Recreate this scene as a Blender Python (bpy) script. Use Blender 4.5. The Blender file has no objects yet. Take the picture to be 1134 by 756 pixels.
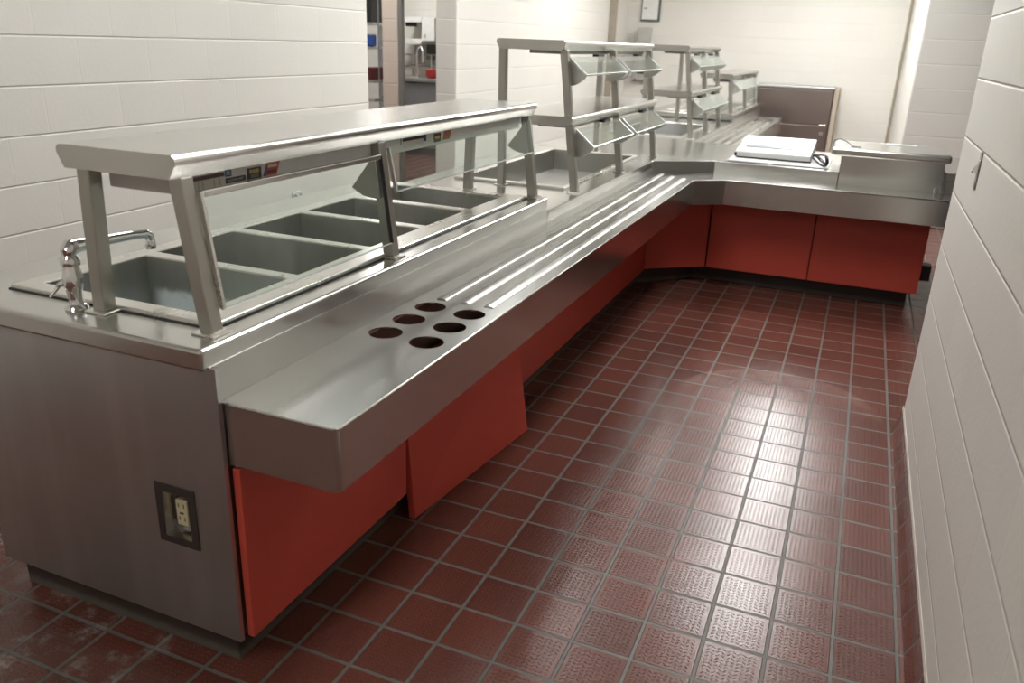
import bpy, bmesh, math, random
from mathutils import Vector, Matrix
random.seed(4)
SC = bpy.context.scene
COL = SC.collection
PI = math.pi

# ------------------------------------------------------------------ camera
RW = ((0.92163969, 0.38646088, 0.03504673), (0.16453888, -0.30740012, -0.9372471), (-0.35143597, 0.86957067, -0.34689999))
CAM = Vector((0.96238, -1.53304, 1.48674))
FPX = 901.489
cam_d = bpy.data.cameras.new('camera')
cam = bpy.data.objects.new('camera', cam_d)
COL.objects.link(cam)
r0, r1, r2 = (Vector(r) for r in RW)
cam.matrix_world = Matrix(((r0.x, -r1.x, -r2.x, CAM.x), (r0.y, -r1.y, -r2.y, CAM.y), (r0.z, -r1.z, -r2.z, CAM.z), (0, 0, 0, 1)))
cam_d.sensor_width = 36
cam_d.lens = FPX / 1134 * 36
cam_d.clip_start = 0.02
cam_d.dof.use_dof = True
cam_d.dof.focus_distance = 2.8
cam_d.dof.aperture_fstop = 3.6
SC.camera = cam

# ------------------------------------------------------------------ materials
def new_mat(name):
    m = bpy.data.materials.new(name)
    m.use_nodes = True
    nt = m.node_tree
    b = nt.nodes['Principled BSDF']
    return m, nt, b

def mth(nt, op, a, b=None, c=None, clamp=False):
    n = nt.nodes.new('ShaderNodeMath')
    n.operation = op
    n.use_clamp = clamp
    for i, v in enumerate((a, b, c)):
        if v is None: continue
        if isinstance(v, (int, float)): n.inputs[i].default_value = v
        else: nt.links.new(v, n.inputs[i])
    return n.outputs[0]

def sstep(nt, x, lo, hi, a=0.0, b=1.0):
    n = nt.nodes.new('ShaderNodeMapRange')
    n.interpolation_type = 'SMOOTHSTEP'
    nt.links.new(x, n.inputs[0])
    n.inputs[1].default_value, n.inputs[2].default_value = lo, hi
    n.inputs[3].default_value, n.inputs[4].default_value = a, b
    return n.outputs[0]

def pos(nt):
    g = nt.nodes.new('ShaderNodeNewGeometry')
    s = nt.nodes.new('ShaderNodeSeparateXYZ')
    nt.links.new(g.outputs['Position'], s.inputs[0])
    return g.outputs['Position'], s.outputs[0], s.outputs[1], s.outputs[2]

def noise(nt, vec, scale, detail=3, stretch=None, rough=.5):
    if stretch:
        mp = nt.nodes.new('ShaderNodeMapping')
        mp.inputs['Scale'].default_value = stretch
        nt.links.new(vec, mp.inputs[0])
        vec = mp.outputs[0]
    n = nt.nodes.new('ShaderNodeTexNoise')
    n.inputs['Scale'].default_value = scale
    n.inputs['Detail'].default_value = detail
    n.inputs['Roughness'].default_value = rough
    nt.links.new(vec, n.inputs['Vector'])
    return n.outputs[0]

def mixc(nt, fac, a, b, mode='MIX'):
    n = nt.nodes.new('ShaderNodeMix')
    n.data_type = 'RGBA'
    n.blend_type = mode
    if isinstance(fac, (int, float)): n.inputs[0].default_value = fac
    else: nt.links.new(fac, n.inputs[0])
    for k, v in ((6, a), (7, b)):
        if isinstance(v, tuple): n.inputs[k].default_value = (*v, 1)
        else: nt.links.new(v, n.inputs[k])
    return n.outputs[2]

def bump(nt, b, h, strength, dist):
    n = nt.nodes.new('ShaderNodeBump')
    n.inputs['Strength'].default_value = strength
    n.inputs['Distance'].default_value = dist
    nt.links.new(h, n.inputs['Height'])
    nt.links.new(n.outputs[0], b.inputs['Normal'])

def plain(name, col, rough=.5, metal=0.0, var=0.06, scale=14, spec=.5):
    m, nt, b = new_mat(name)
    p, x, y, z = pos(nt)
    f = noise(nt, p, scale, 4)
    c2 = tuple(max(0, c * (1 - 2.2 * var)) for c in col)
    c1 = tuple(min(1, c * (1 + 1.2 * var)) for c in col)
    nt.links.new(mixc(nt, f, c2, c1), b.inputs['Base Color'])
    b.inputs['Roughness'].default_value = rough
    b.inputs['Metallic'].default_value = metal
    b.inputs['Specular IOR Level'].default_value = spec
    return m

def steel(name, col=(.62, .615, .59), rough=.26, axis='y', smudge=.06, brush=.015, streak=0):
    m, nt, b = new_mat(name)
    p, x, y, z = pos(nt)
    st = {'y': (160, 2.5, 160), 'x': (2.5, 160, 160), 'z': (160, 160, 2.5)}[axis]
    br = noise(nt, p, 1.0, 1, st)
    sm = noise(nt, p, 5.0, 5, None, .6)
    sm2 = noise(nt, p, 1.7, 3, None, .5)
    r = mth(nt, 'ADD', rough - smudge * .5 - brush * .5, mth(nt, 'MULTIPLY', sm, smudge))
    r = mth(nt, 'ADD', r, mth(nt, 'MULTIPLY', br, brush))
    nt.links.new(r, b.inputs['Roughness'])
    f = mth(nt, 'ADD', mth(nt, 'MULTIPLY', br, .06), mth(nt, 'MULTIPLY', sm2, .94))
    f = sstep(nt, f, .3, .7)
    cc = mixc(nt, f, tuple(c * .93 for c in col), tuple(min(1, c * 1.05) for c in col))
    if streak:
        dr = noise(nt, p, 1.0, 4, (8, 8, .8), .6)
        cc = mixc(nt, sstep(nt, dr, .42, .68, 0, streak), cc, tuple(min(1, c * 1.45) for c in col))
    nt.links.new(cc, b.inputs['Base Color'])
    b.inputs['Metallic'].default_value = 1.0
    return m

def painted_block(name, along, col=(.72, .70, .645), z0=.0, off=0.0):
    """painted concrete block wall: 0.203 m courses, 0.406 m blocks in running bond"""
    m, nt, b = new_mat(name)
    p, x, y, z = pos(nt)
    u = {'x': x, 'y': y}[along]
    zz = mth(nt, 'DIVIDE', mth(nt, 'SUBTRACT', z, z0), .203)
    row = mth(nt, 'FLOOR', zz)
    fz = mth(nt, 'FRACT', zz)
    dz = mth(nt, 'MULTIPLY', mth(nt, 'SUBTRACT', .5, mth(nt, 'ABSOLUTE', mth(nt, 'SUBTRACT', fz, .5))), .203)
    half = mth(nt, 'MULTIPLY', mth(nt, 'MODULO', row, 2.0), .5)
    uu = mth(nt, 'ADD', mth(nt, 'DIVIDE', mth(nt, 'SUBTRACT', u, off), .406), mth(nt, 'ADD', half, 40.0))
    fu = mth(nt, 'FRACT', uu)
    du = mth(nt, 'MULTIPLY', mth(nt, 'SUBTRACT', .5, mth(nt, 'ABSOLUTE', mth(nt, 'SUBTRACT', fu, .5))), .406)
    wob = mth(nt, 'MULTIPLY', mth(nt, 'SUBTRACT', noise(nt, p, 30, 2), .5), .004)
    hz = sstep(nt, mth(nt, 'ADD', dz, wob), .0008, .0062)
    hu = sstep(nt, mth(nt, 'ADD', du, wob), .0003, .005, .86, 1.0)
    hh = mth(nt, 'MINIMUM', hz, hu)
    gr = noise(nt, p, 55, 4, None, .6)
    h = mth(nt, 'ADD', hh, mth(nt, 'MULTIPLY', gr, .22))
    wn = nt.nodes.new('ShaderNodeTexWhiteNoise')
    wn.noise_dimensions = '2D'
    cb = nt.nodes.new('ShaderNodeCombineXYZ')
    nt.links.new(mth(nt, 'FLOOR', uu), cb.inputs[0]); nt.links.new(row, cb.inputs[1])
    nt.links.new(cb.outputs[0], wn.inputs['Vector'])
    blot = noise(nt, p, 2.2, 3)
    f = mth(nt, 'ADD', mth(nt, 'MULTIPLY', wn.outputs[0], .3), mth(nt, 'MULTIPLY', blot, .7))
    c = mixc(nt, f, tuple(v * .95 for v in col), tuple(min(1, v * 1.04) for v in col))
    c = mixc(nt, sstep(nt, hz, .1, .9, .35, 0.0), c, tuple(min(1, v * 1.12) for v in col))
    nt.links.new(c, b.inputs['Base Color'])
    b.inputs['Roughness'].default_value = .55
    bump(nt, b, h, .55, .006)
    return m

def quarry_tile(name, pitch=.16, vertical=None):
    m, nt, b = new_mat(name)
    p, x, y, z = pos(nt)
    a, c = (x, y)
    if vertical == 'y': a, c = y, mth(nt, 'ADD', z, .01)
    if vertical == 'x': a, c = x, mth(nt, 'ADD', z, .01)
    u = mth(nt, 'ADD', mth(nt, 'DIVIDE', a, pitch), 100.0)
    v = mth(nt, 'ADD', mth(nt, 'DIVIDE', c, pitch), 100.0)
    fu, fv = mth(nt, 'FRACT', u), mth(nt, 'FRACT', v)
    e = lambda f: mth(nt, 'SUBTRACT', .5, mth(nt, 'ABSOLUTE', mth(nt, 'SUBTRACT', f, .5)))
    d = mth(nt, 'MULTIPLY', mth(nt, 'MINIMUM', e(fu), e(fv)), pitch)
    if vertical: d = mth(nt, 'MULTIPLY', e(fu), pitch)
    wob = mth(nt, 'MULTIPLY', mth(nt, 'SUBTRACT', noise(nt, p, 60, 2), .5), .0015)
    d = mth(nt, 'ADD', d, wob)
    tile = sstep(nt, d, .0042, .0060)
    cb = nt.nodes.new('ShaderNodeCombineXYZ')
    nt.links.new(mth(nt, 'FLOOR', u), cb.inputs[0]); nt.links.new(mth(nt, 'FLOOR', v), cb.inputs[1])
    wn = nt.nodes.new('ShaderNodeTexWhiteNoise'); wn.noise_dimensions = '2D'
    nt.links.new(cb.outputs[0], wn.inputs['Vector'])
    blot = noise(nt, p, 9, 4, None, .6)
    big = noise(nt, p, 1.1, 3)
    t = mth(nt, 'ADD', mth(nt, 'MULTIPLY', wn.outputs[0], .5), mth(nt, 'ADD', mth(nt, 'MULTIPLY', blot, .3), mth(nt, 'MULTIPLY', big, .3)))
    col = mixc(nt, t, (.085, .027, .019), (.153, .046, .031))
    # raised tread dashes, alternating slant by column
    k = 1 / .0133
    s, w = mth(nt, 'ADD', mth(nt, 'MULTIPLY', a, k), 1000.0), mth(nt, 'ADD', mth(nt, 'MULTIPLY', c, k), 1000.0)
    ls, lw = mth(nt, 'SUBTRACT', mth(nt, 'FRACT', s), .5), mth(nt, 'SUBTRACT', mth(nt, 'FRACT', w), .5)
    sg = mth(nt, 'SUBTRACT', mth(nt, 'MULTIPLY', mth(nt, 'MODULO', mth(nt, 'FLOOR', s), 2.0), 2.0), 1.0)
    q = mth(nt, 'MULTIPLY', lw, sg)
    across = mth(nt, 'ABSOLUTE', mth(nt, 'MULTIPLY', mth(nt, 'SUBTRACT', ls, q), .707))
    alongd = mth(nt, 'ABSOLUTE', mth(nt, 'MULTIPLY', mth(nt, 'ADD', ls, q), .707))
    dash = mth(nt, 'MULTIPLY', sstep(nt, across, .06, .17, 1.0, 0.0), sstep(nt, alongd, .26, .38, 1.0, 0.0))
    inner = sstep(nt, d, .012, .014)
    dash = mth(nt, 'MULTIPLY', dash, inner)
    wear = noise(nt, p, 3.0, 4)
    groutc = mixc(nt, noise(nt, p, 25, 3), (.095, .083, .070), (.145, .130, .112))
    col = mixc(nt, mth(nt, 'MULTIPLY', dash, .42), col, (.24, .085, .062))
    col = mixc(nt, tile, groutc, col)
    if not vertical:
        # chalky residue in a patch of floor by the end of the counter
        def patch(cx, cy, r):
            dx = mth(nt, 'SUBTRACT', x, cx); dy = mth(nt, 'SUBTRACT', y, cy)
            rr = mth(nt, 'SQRT', mth(nt, 'ADD', mth(nt, 'MULTIPLY', dx, dx), mth(nt, 'MULTIPLY', dy, dy)))
            return rr
        blo = noise(nt, p, 11, 6, None, .7)
        res = mth(nt, 'MULTIPLY', sstep(nt, patch(-.72, -.48, 0), .10, .52, 1.0, 0.0), sstep(nt, blo, .5, .68))
        col = mixc(nt, mth(nt, 'MULTIPLY', res, .62), col, (.40, .36, .33))
        # arc shaped scuff worn into the middle of the aisle
        rr = patch(.82, 1.98, 0)
        ring = mth(nt, 'MULTIPLY', sstep(nt, rr, .28, .40), sstep(nt, rr, .43, .45, 1.0, 0.0))
        side = sstep(nt, mth(nt, 'ADD', mth(nt, 'SUBTRACT', y, 2.0), mth(nt, 'MULTIPLY', mth(nt, 'SUBTRACT', blo, .5), .3)), .0, .12)
        arc = mth(nt, 'MULTIPLY', mth(nt, 'MULTIPLY', ring, side), sstep(nt, blo, .35, .6))
        col = mixc(nt, mth(nt, 'MULTIPLY', arc, .35), col, (.34, .22, .18))
        # dull red spots
        sp = mth(nt, 'ADD', sstep(nt, patch(.66, .63, 0), .02, .07, 1.0, 0.0), sstep(nt, patch(.61, .40, 0), .02, .06, 1.0, 0.0))
        col = mixc(nt, mth(nt, 'MULTIPLY', sp, .5, clamp=True), col, (.16, .028, .016))
    nt.links.new(col, b.inputs['Base Color'])
    r = mth(nt, 'ADD', .215, mth(nt, 'MULTIPLY', wear, .07))
    r = mth(nt, 'ADD', r, mth(nt, 'MULTIPLY', mth(nt, 'SUBTRACT', 1.0, tile), .3))
    nt.links.new(r, b.inputs['Roughness'])
    h = mth(nt, 'ADD', tile, mth(nt, 'MULTIPLY', dash, .8))
    h = mth(nt, 'ADD', h, mth(nt, 'MULTIPLY', noise(nt, p, 120, 2), .10))
    bump(nt, b, h, 1.0, .0035)
    return m

def glass_mat(name, tint=(.93, .97, .95)):
    m = bpy.data.materials.new(name); m.use_nodes = True
    nt = m.node_tree; nt.nodes.clear()
    out = nt.nodes.new('ShaderNodeOutputMaterial')
    tr = nt.nodes.new('ShaderNodeBsdfTransparent'); tr.inputs[0].default_value = (*tint, 1)
    gl = nt.nodes.new('ShaderNodeBsdfGlossy'); gl.inputs['Roughness'].default_value = .03
    gl.inputs[0].default_value = (.95, .97, .96, 1)
    df = nt.nodes.new('ShaderNodeBsdfDiffuse'); df.inputs[0].default_value = (.75, .78, .76, 1)
    g = nt.nodes.new('ShaderNodeNewGeometry')
    sm = noise(nt, g.outputs['Position'], 7, 4)
    lw = nt.nodes.new('ShaderNodeLayerWeight'); lw.inputs[0].default_value = .5
    fr = mth(nt, 'ADD', .035, mth(nt, 'MULTIPLY', mth(nt, 'POWER', lw.outputs['Facing'], 5.0), .8))
    mx = nt.nodes.new('ShaderNodeMixShader'); nt.links.new(fr, mx.inputs[0])
    nt.links.new(tr.outputs[0], mx.inputs[1]); nt.links.new(gl.outputs[0], mx.inputs[2])
    m2 = nt.nodes.new('ShaderNodeMixShader'); nt.links.new(sstep(nt, sm, .3, .8, .015, .05), m2.inputs[0])
    nt.links.new(mx.outputs[0], m2.inputs[1]); nt.links.new(df.outputs[0], m2.inputs[2])
    nt.links.new(m2.outputs[0], out.inputs[0])
    return m

def emit(name, col, s):
    m, nt, b = new_mat(name)
    b.inputs['Base Color'].default_value = (.8, .8, .8, 1)
    b.inputs['Emission Color'].default_value = (*col, 1)
    b.inputs['Emission Strength'].default_value = s
    return m

def red_laminate(name):
    m, nt, b = new_mat(name)
    p, x, y, z = pos(nt)
    f = noise(nt, p, 4, 4)
    c = mixc(nt, f, (.50, .066, .044), (.58, .083, .056))
    drip = noise(nt, p, 1.0, 3, (70, 70, 1.6), .6)
    c = mixc(nt, sstep(nt, drip, .64, .74, 0.0, .16), c, (.45, .22, .18))
    nt.links.new(c, b.inputs['Base Color'])
    b.inputs['Roughness'].default_value = .42
    bump(nt, b, noise(nt, p, 220, 2), .12, .002)
    return m

def pan_steel(name):
    m, nt, b = new_mat(name)
    p, x, y, z = pos(nt)
    br = noise(nt, p, 1.0, 3, (25, 25, 4))
    c = mixc(nt, br, (.32, .33, .30), (.46, .465, .43))
    blo = noise(nt, p, 16, 6, None, .68)
    low = mth(nt, 'MULTIPLY', sstep(nt, mth(nt, 'ADD', z, mth(nt, 'MULTIPLY', blo, .05)), .795, .815, 1.0, 0.0), sstep(nt, x, -.86, -.80))
    lime = mth(nt, 'MULTIPLY', sstep(nt, blo, .33, .42), low)
    near = sstep(nt, y, .17, .20, 1.0, 0.0)
    lime = mth(nt, 'MULTIPLY', lime, near)
    c = mixc(nt, mth(nt, 'MULTIPLY', lime, .85), c, (.78, .85, .85))
    nt.links.new(c, b.inputs['Base Color'])
    nt.links.new(mth(nt, 'SUBTRACT', .80, mth(nt, 'MULTIPLY', lime, .7)), b.inputs['Metallic'])
    nt.links.new(mth(nt, 'ADD', .30, mth(nt, 'MULTIPLY', blo, .2)), b.inputs['Roughness'])
    return m

M = {}
M['floor'] = quarry_tile('red_quarry_tile')
M['base_y'] = quarry_tile('base_tile_along_counter', vertical='y')
M['base_x'] = quarry_tile('base_tile_across', vertical='x')
M['wall_y'] = painted_block('cream_painted_block', 'y', off=.07, z0=.012)
M['wall_ry'] = painted_block('cream_painted_block_right', 'y', off=.17, z0=-.005)
M['wall_x'] = painted_block('cream_painted_block_across', 'x', off=.1, z0=.012)
M['ceiling'] = plain('white_ceiling_board', (.72, .71, .68), .8)
M['top'] = steel('brushed_steel_top', rough=.22, axis='y')
M['topx'] = steel('brushed_steel_cross', rough=.22, axis='x')
M['rail'] = steel('brushed_steel_rail', (.61, .605, .58), rough=.22, axis='y')
M['riser'] = steel('brushed_steel_riser', (.57, .56, .53), rough=.32, axis='y')
M['panel'] = steel('dull_steel_panel', (.53, .535, .53), rough=.36, axis='z', smudge=.20, streak=.22)
M['post'] = steel('satin_steel_post', (.44, .425, .385), rough=.36, axis='z', smudge=.06)
M['shelf'] = steel('satin_steel_shelf', (.60, .59, .56), rough=.24, axis='y')
M['pan'] = pan_steel('well_pan_steel')
M['lip'] = steel('bright_steel_lip', (.74, .73, .69), rough=.28, axis='y')
M['chrome'] = plain('chrome', (.80, .80, .80), .07, 1.0, .01)
M['glass'] = glass_mat('clear_guard_glass')
M['hinge'] = plain('pale_hinge_plate', (.58, .57, .51), .4, .35)
M['edge'] = plain('polished_glass_edge', (.80, .84, .82), .25, .3, .02)
M['gasket_and_shadow'] = plain('dark_gasket_and_shadow', (.03, .03, .03), .5)  # also colours the painted shadow strip around the well frame
M['red'] = red_laminate('red_laminate')
M['redge'] = plain('red_laminate_edge', (.36, .05, .035), .5)
M['white'] = plain('white_plastic', (.56, .56, .55), .35)
M['paper'] = plain('white_paper', (.82, .82, .80), .6)
M['grey'] = plain('grey_plastic', (.33, .34, .34), .4)
M['black'] = plain('black_plastic', (.012, .012, .013), .4)
M['ivory'] = plain('ivory_receptacle', (.62, .53, .33), .4)
M['brown'] = steel('brown_tinted_steel', (.26, .215, .195), rough=.36, axis='x', smudge=.14)
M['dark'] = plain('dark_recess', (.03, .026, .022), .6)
M['beige'] = plain('beige_frame_paint', (.40, .34, .27), .5)
M['lamp'] = emit('fluorescent_diffuser', (1.0, 1.0, .985), 30.0)
M['lampb'] = emit('fluorescent_diffuser_bright', (1.0, 1.0, .985), 38.0)
M['lampm'] = emit('fluorescent_diffuser_middle', (1.0, 1.0, .985), 20.0)
M['lampk'] = emit('fluorescent_and_added_fill_diffuser_kitchen', (1.0, 1.0, .985), 34.0)
M['lampf'] = plain('lamp_frame_paint', (.75, .75, .73), .5)
M['maroon'] = plain('maroon_print', (.06, .015, .018), .45)
M['cream'] = plain('label_paper', (.62, .60, .52), .5)
M['blue'] = plain('blue_print', (.03, .06, .20), .45)
M['gold'] = plain('gold_print', (.55, .40, .10), .45)
M['flagred'] = plain('flag_red_print', (.50, .06, .035), .45)
M['orange'] = plain('faded_orange_print', (.38, .12, .05), .45)
M['darkred'] = plain('dark_red_plastic', (.09, .012, .012), .4)
M['brightred'] = plain('bright_red_plastic', (.55, .05, .04), .4)
M['bluep'] = plain('blue_plastic', (.03, .09, .35), .4)
M['pinkwall'] = painted_block('pinkish_painted_block', 'x', (.52, .44, .375), .012, .13)
M['offwhite'] = plain('off_white_cabinet', (.72, .71, .68), .5)

# ------------------------------------------------------------------ mesh helpers
class MB:
    def __init__(s): s.bm = bmesh.new()
    def hexa(s, b, t):
        vb = [s.bm.verts.new(p) for p in b]; vt = [s.bm.verts.new(p) for p in t]
        n = len(vb)
        s.bm.faces.new(vb[::-1]); s.bm.faces.new(vt)
        for i in range(n):
            j = (i + 1) % n
            s.bm.faces.new((vb[i], vb[j], vt[j], vt[i]))
        return s
    def box(s, x0, x1, y0, y1, z0, z1):
        return s.hexa([(x0, y0, z0), (x1, y0, z0), (x1, y1, z0), (x0, y1, z0)], [(x0, y0, z1), (x1, y0, z1), (x1, y1, z1), (x0, y1, z1)])
    def prism(s, pts, vec):
        v = Vector(vec)
        return s.hexa([Vector(p) for p in pts], [Vector(p) + v for p in pts])
    def xz(s, pts, y0, y1): return s.prism([(a, y0, c) for a, c in pts], (0, y1 - y0, 0))
    def yz(s, pts, x0, x1): return s.prism([(x0, a, c) for a, c in pts], (x1 - x0, 0, 0))
    def xy(s, pts, z0, z1): return s.prism([(a, c, z0) for a, c in pts], (0, 0, z1 - z0))
    def plate(s, xs, ys, holes, z0, z1):
        vt, vb = {}, {}
        def g(d, i, j, z):
            if (i, j) not in d: d[(i, j)] = s.bm.verts.new((xs[i], ys[j], z))
            return d[(i, j)]
        cells = {(i, j) for i in range(len(xs) - 1) for j in range(len(ys) - 1)} - set(holes)
        for i, j in cells:
            q = [(i, j), (i + 1, j), (i + 1, j + 1), (i, j + 1)]
            s.bm.faces.new([g(vt, a, c, z1) for a, c in q])
            s.bm.faces.new([g(vb, a, c, z0) for a, c in q[::-1]])
            for (di, dj), (p, r) in (((0, -1), (0, 1)), ((1, 0), (1, 2)), ((0, 1), (2, 3)), ((-1, 0), (3, 0))):
                if (i + di, j + dj) not in cells:
                    s.bm.faces.new((g(vb, *q[p], z0), g(vb, *q[r], z0), g(vt, *q[r], z1), g(vt, *q[p], z1)))
        return s
    def round_hole_plate(s, x0, x1, y0, y1, cx, cy, r, z0, z1, n=32):
        """a rectangular plate with one round hole"""
        ang = [2 * PI * i / n for i in range(n)]
        def sq(a):
            c, q = math.cos(a), math.sin(a)
            t = 1e9
            if c > 1e-9: t = min(t, (x1 - cx) / c)
            if c < -1e-9: t = min(t, (x0 - cx) / c)
            if q > 1e-9: t = min(t, (y1 - cy) / q)
            if q < -1e-9: t = min(t, (y0 - cy) / q)
            return cx + c * t, cy + q * t
        corners = [math.atan2(b - cy, a - cx) % (2 * PI) for a in (x0, x1) for b in (y0, y1)]
        ang = sorted(set(ang + corners))
        o, i_ = [], []
        for a in ang:
            ox, oy = sq(a)
            o.append([s.bm.verts.new((ox, oy, z)) for z in (z0, z1)])
            i_.append([s.bm.verts.new((cx + r * math.cos(a), cy + r * math.sin(a), z)) for z in (z0, z1)])
        m = len(ang)
        for k in range(m):
            j = (k + 1) % m
            s.bm.faces.new((i_[k][1], o[k][1], o[j][1], i_[j][1]))
            s.bm.faces.new((o[k][0], i_[k][0], i_[j][0], o[j][0]))
            s.bm.faces.new((i_[k][0], i_[k][1], i_[j][1], i_[j][0]))
            s.bm.faces.new((o[k][1], o[k][0], o[j][0], o[j][1]))
        return s
    def tube(s, path, r, n=12):
        path = [Vector(p) for p in path]
        rs = r if isinstance(r, (list, tuple)) else [r] * len(path)
        rings = []
        up = Vector((0, 0, 1))
        prev = None
        for i, p in enumerate(path):
            d = (path[min(i + 1, len(path) - 1)] - path[max(i - 1, 0)]).normalized()
            if prev is None:
                a = d.orthogonal().normalized()
            else:
                a = (prev - d * prev.dot(d)).normalized()
            prev = a
            b = d.cross(a)
            rings.append([s.bm.verts.new(p + (a * math.cos(2 * PI * k / n) + b * math.sin(2 * PI * k / n)) * rs[i]) for k in range(n)])
        for q, w in zip(rings, rings[1:]):
            for k in range(n):
                j = (k + 1) % n
                s.bm.faces.new((q[k], q[j], w[j], w[k]))
        s.bm.faces.new(rings[0][::-1]); s.bm.faces.new(rings[-1])
        return s
    def lathe(s, prof, c, n=28, axis='z'):
        rings = []
        for r, h in prof:
            ring = []
            for k in range(n):
                a = 2 * PI * k / n
                u, v = r * math.cos(a), r * math.sin(a)
                o = {'z': (u, v, h), 'y': (u, h, v), 'x': (h, u, v)}[axis]
                ring.append(s.bm.verts.new(Vector(c) + Vector(o)))
            rings.append(ring)
        for q, w in zip(rings, rings[1:]):
            for k in range(n):
                j = (k + 1) % n
                s.bm.faces.new((q[k], q[j], w[j], w[k]))
        s.bm.faces.new(rings[0][::-1]); s.bm.faces.new(rings[-1])
        return s
    def build(s, name, mat, parent=None, bevel=0.0, smooth=False, seg=2, rot=None):
        bm = s.bm
        bmesh.ops.recalc_face_normals(bm, faces=bm.faces)
        root = parent
        while root is not None and root.parent is not None: root = root.parent
        me = bpy.data.meshes.new(name)
        bm.to_mesh(me); bm.free()
        if root is not None: me.transform(Matrix.Translation(-Vector(root.location)))
        mats = mat if isinstance(mat, (list, tuple)) else [mat]
        for q in mats: me.materials.append(q)
        o = bpy.data.objects.new(name, me)
        COL.objects.link(o)
        if parent is not None: o.parent = parent
        if smooth:
            me.polygons.foreach_set('use_smooth', [True] * len(me.polygons))
            me.set_sharp_from_angle(angle=math.radians(38))
        if bevel:
            md = o.modifiers.new('edge_round', 'BEVEL')
            md.width = bevel; md.segments = seg; md.limit_method = 'ANGLE'; md.angle_limit = math.radians(40)
        return o

def thing(name, label, cat, loc=(0, 0, 0), group=None):
    o = bpy.data.objects.new(name, None)
    COL.objects.link(o)
    o.empty_display_size = .05
    o.location = loc
    tag(o, label, cat, group)
    return o
def tag(o, label, cat, group=None):
    o['label'] = label; o['category'] = cat
    if group: o['group'] = group
    return o
def struct(o):
    o['kind'] = 'structure'
    return o
def lab(o, text):
    o['label'] = text
    return o

# ------------------------------------------------------------------ the room
XL, XR, YB, YF, H = -2.33, 1.323, 10.6, -4.2, 3.10
XK, XD = -6.2, 4.6           # kitchen far side, dining far side
struct(MB().box(XK, XD, YF, YB, -.12, 0).build('floor', M['floor']))
struct(MB().box(XK, XD, YF, YB, H, H + .1).build('ceiling', M['ceiling']))
T = .2
wl = MB()
wl.box(XL - T, XL, YF, 3.70, 0, H).box(XL - T, XL, 5.10, YB, 0, H).box(XL - T, XL, 3.70, 5.10, 2.25, H)
struct(wl.build('wall_left', M['wall_y'], bevel=.012, seg=3))
wr = MB()
wr.box(XR, XR + T, YF, 1.98, .0875, H).box(XR, XD, 6.80, YB, 0, H).box(XR, XR + T, 1.98, 6.80, 2.45, H)
struct(wr.build('wall_right', M['wall_ry'], bevel=.015, seg=3))
struct(MB().box(XK, XD, YB, YB + .2, 0, H).build('wall_back', M['wall_x']))
struct(MB().box(XK, XD, YF - .2, YF, 0, H).build('wall_front', M['wall_x']))
struct(MB().box(XD, XD + .2, YF, YB, 0, H).build('wall_dining', M['wall_y']))
struct(MB().box(XK - .2, XK, YF, YB, 0, H).build('wall_kitchen', M['wall_y']))
struct(MB().box(XK, XL - T, 9.2, 9.4, 0, H).build('wall_kitchen_rear', M['wall_x']))
# tile cove base along the right wall
cv = MB()
cv.xz([(1.294, 0), (1.330, 0), (1.52, 0), (1.52, .087), (1.3195, .087), (1.3165, .060), (1.311, .040), (1.303, .022), (1.297, .008)], YF, 2.0)
struct(cv.build('baseboard_right', M['base_y'], bevel=.003))
cl = MB().xz([(1.3198, .0872), (1.3229, .0872), (1.3229, .104), (1.3216, .104)], YF, 2.002)
struct(cl.build('trim_1', plain('ragged_wall_paint', (.70, .66, .58), .6)))
# pillar seen through the left opening, with its door frame
struct(MB().box(-3.61, -3.43, 6.0, 6.1, 0, H).build('wall_kitchen_pier', M['pinkwall'], bevel=.008))
struct(MB().box(-3.429, -3.385, 6.0, 6.06, 0, 2.2).build('trim_2', plain('grey_door_frame', (.17, .165, .15), .5), bevel=.003))
# thin conduit in the right rear corner
struct(MB().tube([(1.30, YB - .016, .0), (1.30, YB - .016, H)], .014, 10).build('trim_3', M['beige'], smooth=True))

# ------------------------------------------------------------------ ceiling lights
def ceiling_or_added_light(x, y, label, mat, l=1.2, w=.6):
    t = thing('ceiling_or_added_light', label, 'ceiling light', (x, y, H), 'recessed fluorescent ceiling lights')
    f = MB().plate([x - w / 2, x - w / 2 + .03, x + w / 2 - .03, x + w / 2], [y - l / 2, y - l / 2 + .03, y + l / 2 - .03, y + l / 2], [(1, 1)], H - .03, H - .001)
    f.build('frame', M['lampf'], t)
    MB().box(x - w / 2 + .031, x + w / 2 - .031, y - l / 2 + .031, y + l / 2 - .031, H - .022, H - .004).build('diffuser', mat, t)
for x, y, lb, mt in ((.85, 2.2, 'fluorescent ceiling light over the middle of the tiled aisle', 'lampm'),
                     (.60, 4.9, 'fluorescent ceiling light over the cashier counter', 'lampb'),
                     (.60, 7.0, 'fluorescent ceiling light over the aisle beyond the cashier counter', 'lampb'),
                     (.50, 8.6, 'fluorescent ceiling light over the far end of the aisle by the rear wall', 'lampb')):
    ceiling_or_added_light(x, y, lb, M[mt])
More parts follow.
